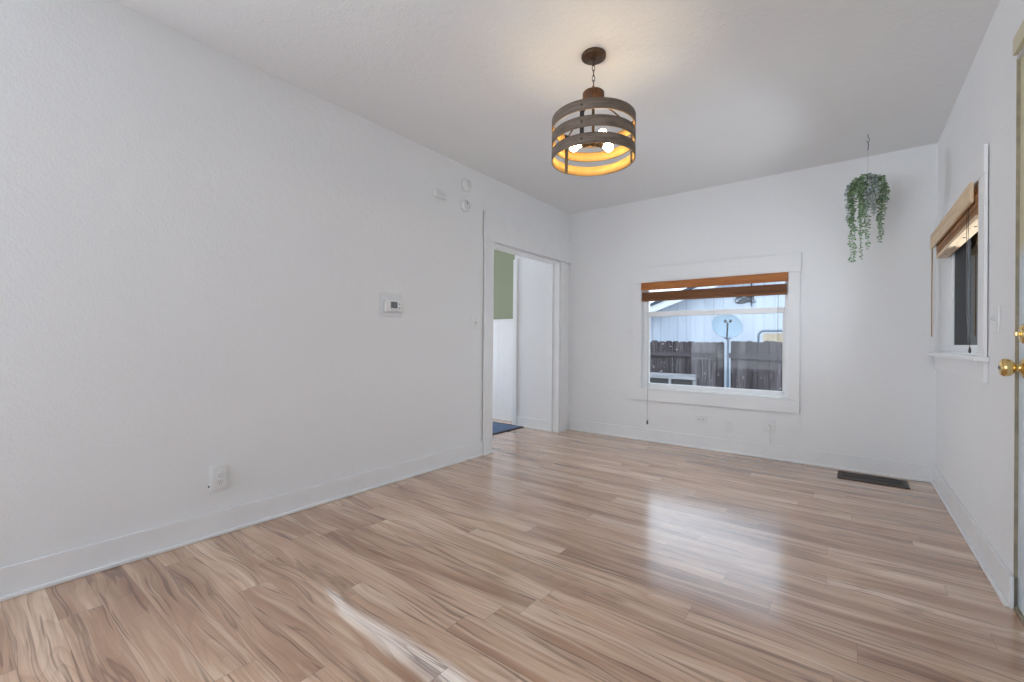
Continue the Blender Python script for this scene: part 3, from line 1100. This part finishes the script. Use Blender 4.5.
# ------------------------------------------------------------ wall fittings, left wall
th = thing('thermostat', 'white digital thermostat with grey display on the left wall', 'thermostat', (XL, 2.135, 1.29))
MB().box(XL + 0.004, XL + 0.010, 2.034, 2.236, 1.288, 1.464, 0.002).build('back_plate', M['plate_grey'], th)
body = MB().box(XL + 0.0095, XL + 0.036, 2.062, 2.222, 1.325, 1.422, 0.011, 4).build('housing', M['white_plastic'], th)
MB().box(XL + 0.0355, XL + 0.0372, 2.108, 2.172, 1.352, 1.402, 0.0006).build('display', M['lcd'], body)
for i in range(4):
    y = 2.112 + i * 0.018
    MB().box(XL + 0.0355, XL + 0.0378, y, y + 0.010, 1.334, 1.343, 0.0008).build('button', M['grey_plastic'], body)
for sgn in (0, 1):
    z = 1.386 - sgn * 0.030
    s_ = 1 if sgn == 0 else -1
    MB().prism([(XL + 0.0358, 2.184, z - 0.005 * s_), (XL + 0.0358, 2.198, z - 0.005 * s_), (XL + 0.0358, 2.191, z + 0.008 * s_)],
               (0.002, 0, 0)).build('arrow_button', M['lcd'], body)

sw = thing('light_switch', 'white toggle light switch on the left wall beside the opening casing', 'switch',
           (XL, 3.102, 1.22))
MB().box(XL + 0.0005, XL + 0.007, 3.064, 3.141, 1.222, 1.340, 0.003).build('plate', M['white_plastic'], sw)
MB().obox((XL + 0.012, 3.1025, 1.277), (1, 0, -0.5), (0, 1, 0), (0.5, 0, 1), 0.009, 0.005, 0.006, 0.001).build(
    'toggle', M['grey_plastic'], sw)
for z in (1.245, 1.317):
    MB().cyl((XL + 0.0068, 3.1025, z), (XL + 0.0078, 3.1025, z), 0.003, 10).build('screw', M['grey_plastic'], sw)


def receptacle(parent, face, c, horiz=False):
    """two sockets with slots on a plate; face = outward normal axis"""
    n = Vector(face)
    up = Vector((0, 0, 1))
    side = up.cross(n).normalized()
    if horiz:
        up, side = side, up
    for s in (-1, 1):
        cc = Vector(c) + up * (0.0195 * s)
        so = MB().lathe([(0, 0.0025), (0.0155, 0.0025), (0.0168, 0.001), (0.0168, -0.001), (0, -0.001)], cc, n, 24, sx=1.0,
                        sy=0.86, up=side).build('socket', M['white_plastic'], parent)
        for q in (-1, 1):
            MB().obox(cc + side * (0.0058 * q) + up * 0.004 + n * 0.0026, side, up, n, 0.0012, 0.0042, 0.0006).build(
                'slot', M['dark'], so)
        MB().cyl(cc - up * 0.0075 + n * 0.002, cc - up * 0.0075 + n * 0.0032, 0.0026, 10).build('ground_hole', M['dark'], so)


ou = thing('wall_outlet', 'white raised box wall outlet low on the long left wall', 'outlet', (XL, 0.966, 0.25))
MB().box(XL + 0.0005, XL + 0.020, 0.922, 1.010, 0.252, 0.392, 0.004).build('surface_box', M['white_plastic'], ou)
MB().box(XL + 0.020, XL + 0.0245, 0.931, 1.001, 0.264, 0.380, 0.002).build('plate', M['white_plastic'], ou)
receptacle(ou, (1, 0, 0), (XL + 0.0252, 0.966, 0.322))
MB().cyl((XL + 0.012, 0.9225, 0.283), (XL + 0.012, 0.916, 0.283), 0.005, 10).build('knockout_screw', M['dark'], ou)

ch = thing('door_chime', 'small white rectangular chime box high on the left wall', 'chime', (XL, 2.63, 2.33))
MB().box(XL + 0.0005, XL + 0.026, 2.568, 2.700, 2.335, 2.402, 0.006, 3).build('cover', M['white_plastic'], ch)
w = MB()
for i in range(4):
    w.box(XL + 0.0258, XL + 0.0266, 2.60 + i * 0.022, 2.606 + i * 0.022, 2.352, 2.386)
w.build('grille', M['grey_plastic'], ch)


def detector(name, label, yc, zc, r, style):
    d = thing(name, label, 'detector', (XL, yc, zc - r))
    prof = [(0, 0.0005), (r, 0.0005), (r, 0.012), (r * .94, 0.020), (r * .86, 0.026), (r * .80, 0.034), (r * .4, 0.040), (0, 0.041)]
    MB().lathe(prof, (XL, yc, zc), (1, 0, 0), 40).build('housing', M['white_plastic'], d)
    if style == 0:
        w = MB()
        for i in range(3):
            z = zc - 0.020 + i * 0.018
            w.box(XL + 0.037, XL + 0.0415, yc - 0.018, yc + 0.020, z, z + 0.004, 0.001)
        w.build('vent_slots', M['grey_plastic'], d)
        MB().cyl((XL + 0.036, yc + 0.006, zc + 0.032), (XL + 0.0412, yc + 0.006, zc + 0.032), 0.006, 12).build(
            'sensor', M['grey_plastic'], d)
    else:
        MB().cyl((XL + 0.036, yc - 0.004, zc + 0.014), (XL + 0.0425, yc - 0.004, zc + 0.014), 0.0075, 14).build(
            'test_button', M['lcd'], d)
        MB().lathe([(r * .62, 0.0375), (r * .66, 0.0395), (r * .70, 0.037)], (XL, yc, zc), (1, 0, 0), 40).build(
            'ring', M['grey_plastic'], d)


detector('smoke_detector', 'round white smoke detector with vent slots, upper of the two on left wall', 2.960, 2.541, 0.058, 0)
detector('smoke_detector', 'round white detector with dark button, below the other disc on left wall', 2.947, 2.352, 0.055, 1)

# ------------------------------------------------------------ wall fittings, back wall
YW = YB
ou = thing('wall_outlet', 'white sideways outlet under the wide window on the far wall', 'outlet', (-1.229, YW, 0.27))
MB().box(-1.288, -1.170, YW - 0.0065, YW - 0.0005, 0.273, 0.349, 0.002).build('plate', M['white_plastic'], ou)
receptacle(ou, (0, -1, 0), (-1.229, YW - 0.0072, 0.311), True)
bp = thing('blank_plate', 'blank white wall plate with two screws, middle of the three under the window', 'wall plate',
           (-0.965, YW, 0.205))
MB().box(-1.003, -0.927, YW - 0.0065, YW - 0.0005, 0.206, 0.323, 0.002).build('plate', M['white_plastic'], bp)
for z in (0.226, 0.303):
    MB().cyl((-0.965, YW - 0.006, z), (-0.965, YW - 0.0082, z), 0.0045, 10).build('screw', M['grey_plastic'], bp)
cp = thing('cable_plate', 'white wall plate with round cable fitting, rightmost of three under the window', 'wall plate',
           (-0.609, YW, 0.25))
MB().box(-0.660, -0.560, YW - 0.0065, YW - 0.0005, 0.250, 0.372, 0.002).build('plate', M['white_plastic'], cp)
MB().lathe([(0, 0.024), (0.016, 0.022), (0.020, 0.014), (0.020, 0.0)], (-0.612, YW - 0.0065, 0.300), (0, -1, 0), 24, sx=1.45,
           sy=0.8, up=(0, 0, 1)).build('fitting', M['white_plastic'], cp)
MB().tube([(-0.606, YW - 0.024, 0.285), (-0.604, YW - 0.030, 0.25), (-0.602, YW - 0.024, 0.19), (-0.600, YW - 0.021, 0.14),
           (-0.58, YW - 0.019, 0.1365)], 0.0035, 8).build('cable', M['white_plastic'], cp)

# right wall switch
sw = thing('light_switch', 'white toggle light switch between the right window and the door', 'switch', (XR, 3.03, 1.16))
MB().box(XR - 0.0075, XR - 0.0005, 2.985, 3.092, 1.160, 1.284, 0.002).build('plate', M['white_plastic'], sw)
MB().obox((XR - 0.012, 3.040, 1.228), (-1, 0, 0.5), (0, 1, 0), (0.5, 0, 1), 0.009, 0.005, 0.006, 0.001).build(
    'toggle', M['grey_plastic'], sw)

# floor register
vt = thing('floor_register', 'dark brown metal floor register by the far right baseboard', 'vent', (0.14, 4.66, 0))
vx0, vx1, vy0_, vy1_ = -0.078, 0.372, 4.525, 4.838
vy1_ = 4.775
w = MB()
w.box(vx0, vx1, vy0_, vy0_ + 0.028, 0.0005, 0.006, 0.001)
w.box(vx0, vx1, vy1_ - 0.028, vy1_, 0.0005, 0.006, 0.001)
w.box(vx0, vx0 + 0.03, vy0_ + 0.028, vy1_ - 0.028, 0.0005, 0.006, 0.001)
w.box(vx1 - 0.03, vx1, vy0_ + 0.028, vy1_ - 0.028, 0.0005, 0.006, 0.001)
w.build('frame', M['vent'], vt)
w = MB()
n = 26
for i in range(n):
    x = vx0 + 0.034 + i * (vx1 - vx0 - 0.068) / (n - 1)
    w.box(x - 0.0022, x + 0.0022, vy0_ + 0.028, vy1_ - 0.028, 0.001, 0.005)
w.box(vx0 + 0.03, vx1 - 0.03, (vy0_ + vy1_) / 2 - 0.004, (vy0_ + vy1_) / 2 + 0.004, 0.001, 0.0055)
w.build('grille', M['vent'], vt)
MB().box(vx0 + 0.03, vx1 - 0.03, vy0_ + 0.028, vy1_ - 0.028, 0.0005, 0.001).build('damper', M['dark'], vt)

# hall rug
rg = thing('rug', 'dark blue woven rug on the hall floor beyond the opening', 'rug', (-3.8, 4.1, 0))
MB().box(-5.0, -3.375, 3.02, 4.585, 0.0005, 0.009, 0.003).build('woven_field', M['rug'], rg)
w = MB()
w.box(-5.04, -3.330, 2.98, 3.02, 0.0005, 0.010, 0.003)
w.box(-5.04, -3.330, 4.585, 4.625, 0.0005, 0.010, 0.003)
w.box(-5.04, -5.0, 3.02, 4.585, 0.0005, 0.010, 0.003)
w.box(-3.375, -3.330, 3.02, 4.585, 0.0005, 0.010, 0.003)
rg_b = w

# the rug stops short of the return wall's corner
rg_b.build('border', M['rug_edge'], rg)

# ------------------------------------------------------------ outdoors
struct(MB().box(-16, 16, YB + 0.3, 40, GZ - 0.1, GZ).build('ground', M['gravel']), 'bare yard ground outside', 'ground')

# fence in two runs that meet at a corner post
KX, KY = -1.80, 8.95
FT = 1.145


def fence_run(name, label, p0, p1, seed):
    p0, p1 = Vector((*p0, 0)), Vector((*p1, 0))
    d = (p1 - p0).normalized()
    nrm = Vector((d.y, -d.x, 0))
    if nrm.y > 0:
        nrm = -nrm
    L_ = (p1 - p0).length
    fe = thing(name, label, 'fence', (*(p0.lerp(p1, .5)).xy, GZ), 'weathered board fences of the yard')
    rr = random.Random(seed)
    w = MB()
    s = 0.0
    while s < L_ - 0.03:
        bw = min(rr.uniform(0.135, 0.15), L_ - s)
        c = p0 + d * (s + bw / 2)
        ht = FT + rr.uniform(-.018, .012)
        a = c - d * (bw / 2 - 0.003)
        b = c + d * (bw / 2 - 0.003)
        off = nrm * rr.uniform(-.004, .004)
        cl = 0.025
        poly = [a + Vector((0, 0, GZ + .02)), b + Vector((0, 0, GZ + .02)), b + Vector((0, 0, ht - cl)),
                b - d * cl + Vector((0, 0, ht)), a + d * cl + Vector((0, 0, ht)), a + Vector((0, 0, ht - cl))]
        w.prism([q + off for q in poly], -nrm * 0.018)
        s += bw
    w.build('board_panel', M['fence'], fe)
    for z in (0.885, -0.15):
        MB().obox(p0.lerp(p1, .5) + nrm * 0.026 + Vector((0, 0, z)), d, nrm, (0, 0, 1), L_ / 2, 0.019, 0.044, 0.003).build(
            'rail', M['grey_rail'], fe)
    return fe


fence_run('wooden_fence', 'weathered grey board fence running left from the satellite dish pole', (-6.4, 8.98), (KX - 0.06, KY), 3)
fence_run('wooden_fence', 'weathered grey board fence running right from the satellite dish pole', (KX + 0.06, KY - 0.06), (0.45, 6.7), 5)

# satellite dish on its pole in front of the fence
SX, SYd = -1.795, 8.70
sd = thing('satellite_dish', 'pale grey oval satellite dish on a steel pole before the fence', 'satellite dish', (SX, SYd, GZ))
MB().cyl((SX + .03, SYd + .07, GZ), (SX + .03, SYd + .07, 1.30), 0.020, 16).build('pole', M['galv'], sd)
dn = Vector((0.22, -0.92, 0.30)).normalized()
dc = Vector((SX + .035, SYd - 0.06, 1.405))
prof = [(0, 0.0)] + [(0.275 * k / 10, 0.060 * (k / 10) ** 2) for k in range(1, 11)]
prof += [(0.280, 0.066), (0.283, 0.058)] + [(0.275 * k / 10, 0.060 * (k / 10) ** 2 - 0.006) for k in range(10, 0, -1)] + [(0, -0.006)]
MB().lathe(prof, dc, dn, 48, sx=0.78, sy=0.90, up=(0.42, 0, 1)).build('reflector', M['dish'], sd)
upd = (Vector((0, 0, 1)) - dn * dn.z).normalized()
rtd = upd.cross(dn)
a0 = dc - upd * 0.215 + dn * 0.03
a1 = dc + dn * 0.36 - upd * 0.05 + rtd * 0.0
MB().tube([a0 - dn * .08, a0, a0.lerp(a1, .5) - upd * 0.02, a1], 0.013, 8).build('feed_arm', M['black_metal'], sd)
for q in (-0.035, 0.045):
    MB().cyl(a1 + rtd * q + upd * .02 + dn * .03, a1 + rtd * q + upd * .035 - dn * .05, 0.021, 14, bevel=.004).build(
        'receiver', M['black_metal'], sd)
MB().box(SX - .02, SX + .08, SYd - .03, SYd + .11, 1.19, 1.31, 0.01).build('bracket', M['galv'], sd)

# house next door
hs = thing('neighbour_house', 'pale blue-white sided house with sloping eave behind the fence', 'house', (-2, 12, GZ))
SW = 11.0


def rz(x):
    return 1.96 + 0.365 * (x + 3.50)


w = MB()
w.prism([(-4.65, SW, GZ), (1.15, SW, GZ), (1.15, SW, rz(1.15) + .1), (1.0, SW, rz(1.0) + .1), (-4.65, SW, rz(-4.65) + .1)],
        (0, 2.4, 0))
w.build('siding_wall', M['siding'], hs)
w = MB()
w.prism([(-5.05, SW - .42, rz(-5.05)), (1.3, SW - .42, rz(1.3)), (1.3, SW - .42, rz(1.3) + .17), (-5.05, SW - .42, rz(-5.05) + .17)],
        (0, 0.03, 0))
w.build('rake_board', M['fascia'], hs)
w = MB()
w.prism([(-5.1, SW - .46, rz(-5.1) + .175), (1.35, SW - .46, rz(1.35) + .175), (1.35, SW - .46, rz(1.35) + .24),
         (-5.1, SW - .46, rz(-5.1) + .24)], (0, 3.1, 0))
w.build('roof', M['roofing'], hs)
w = MB()
w.prism([(-5.05, SW - .39, rz(-5.05) + .10), (1.3, SW - .39, rz(1.3) + .10), (1.3, SW - .39, rz(1.3) + .13),
         (-5.05, SW - .39, rz(-5.05) + .13)], (0, 0.385, 0))
w.build('soffit', M['fascia'], hs)
MB().box(-1.75, -1.728, SW - .03, SW - .001, 1.93, 3.2).build('downpipe', M['roofing'], hs)
MB().box(-2.72, -2.70, SW - .012, SW - .001, 1.95, 2.6).build('batten', M['siding'], hs)
rr = random.Random(11)
pts = []
for i in range(70):
    a = i * 0.55
    q = 0.13 + 0.05 * math.sin(i * .37)
    pts.append((-1.86 + q * math.cos(a) * 1.25, SW - 0.022 - 0.0002 * i, 2.10 + q * .55 * math.sin(a * 1.13)))
tag(MB().tube(pts, 0.0065, 5).build('cable_coil', M['black_metal']), 'tangled coil of dark cable on the house siding', 'cable')

# plywood rack with a pipe frame behind the right fence
rk = thing('storage_rack', 'cream board rack with grey pipe frame behind the fence right of the dish', 'rack', (-0.9, 9.5, GZ))
kx0, kx1, ky = -1.36, -0.30, 9.35
w = MB()
w.tube([(kx0, ky, GZ), (kx0, ky, 1.27), (kx0 + .03, ky, 1.32), (kx0 + .07, ky, 1.345), (kx1 - .07, ky, 1.345), (kx1, ky, 1.29),
        (kx1, ky, GZ)], 0.022, 8)
w.build('pipe_frame', M['galv'], rk)
xs = [kx0 + 0.06, -0.96, -0.62, kx1 - 0.05]
for a, b in zip(xs, xs[1:]):
    MB().box(a + .006, b - .006, ky + .025, ky + .045, GZ + .05, 1.30, 0.002).build('board', M['cream_wood'], rk)

# old bench against the left fence
bn = thing('garden_bench', 'weathered grey wooden bench standing before the left fence', 'bench', (-3.1, 8.6, GZ))
bx0, bx1, by = -4.2, -2.28, 8.62
MB().box(bx0, bx1, by - .02, by + .02, 0.415, 0.52, 0.006).build('top_rail', M['bench_wood'], bn)
MB().box(bx0, bx1 - .04, by - .018, by + .018, 0.24, 0.315, 0.005).build('lower_rail', M['bench_wood'], bn)
for x in (bx0 + .02, -3.72, -3.26, -2.78):
    MB().box(x, x + .045, by - .017, by + .017, 0.315, 0.415, 0.003).build('baluster', M['bench_wood'], bn)
for x in (bx0, bx1 - .06):
    MB().box(x, x + .06, by + .021, by + .075, GZ, 0.50, 0.005).build('back_leg', M['bench_wood'], bn)
    MB().box(x, x + .06, by - .50, by - .44, GZ, 0.02, 0.005).build('front_leg', M['bench_wood'], bn)
MB().box(bx0, bx1, by - .52, by - .02, -0.06, -0.02, 0.005).build('seat', M['bench_wood'], bn)
MB().box(bx0 + .05, bx1 - .07, by + .021, by + .03, 0.31, 0.42).build('back_panel', M['dark'], bn)


# bare trees seen through the side window
def tree(x, y, h, seed, label):
    tr = thing('bare_tree', label, 'tree', (x, y, GZ))
    rr = random.Random(seed)
    MB().tube([(x, y, GZ), (x + .05, y, GZ + h * .35), (x - .04, y + .05, GZ + h * .7), (x, y, GZ + h)], 0.10, 8, taper=.02).build(
        'trunk', M['bark'], tr)
    for i in range(16):
        z = GZ + h * rr.uniform(.3, .92)
        a = rr.uniform(0, 6.28)
        l = h * rr.uniform(.16, .34)
        d = Vector((math.cos(a), math.sin(a), rr.uniform(.3, .9)))
        p = Vector((x, y, z))
        w = MB().tube([p, p + d * l * .5, p + d * l + Vector((0, 0, l * .2))], 0.03, 6, taper=.008)
        for j in range(4):
            f = rr.uniform(.4, 1)
            q = p + d * l * f
            e2 = Vector((rr.uniform(-1, 1), rr.uniform(-1, 1), rr.uniform(0, 1))) * l * .4
            w.tube([q, q + e2], 0.010, 5, taper=.004)
        w.build('branch', M['bark'], tr)


tree(2.75, 16.2, 5.2, 21, 'bare tree through the side window, nearer and left of the two')
tree(3.75, 21.5, 6.5, 22, 'bare tree through the side window, farther and right of the two')
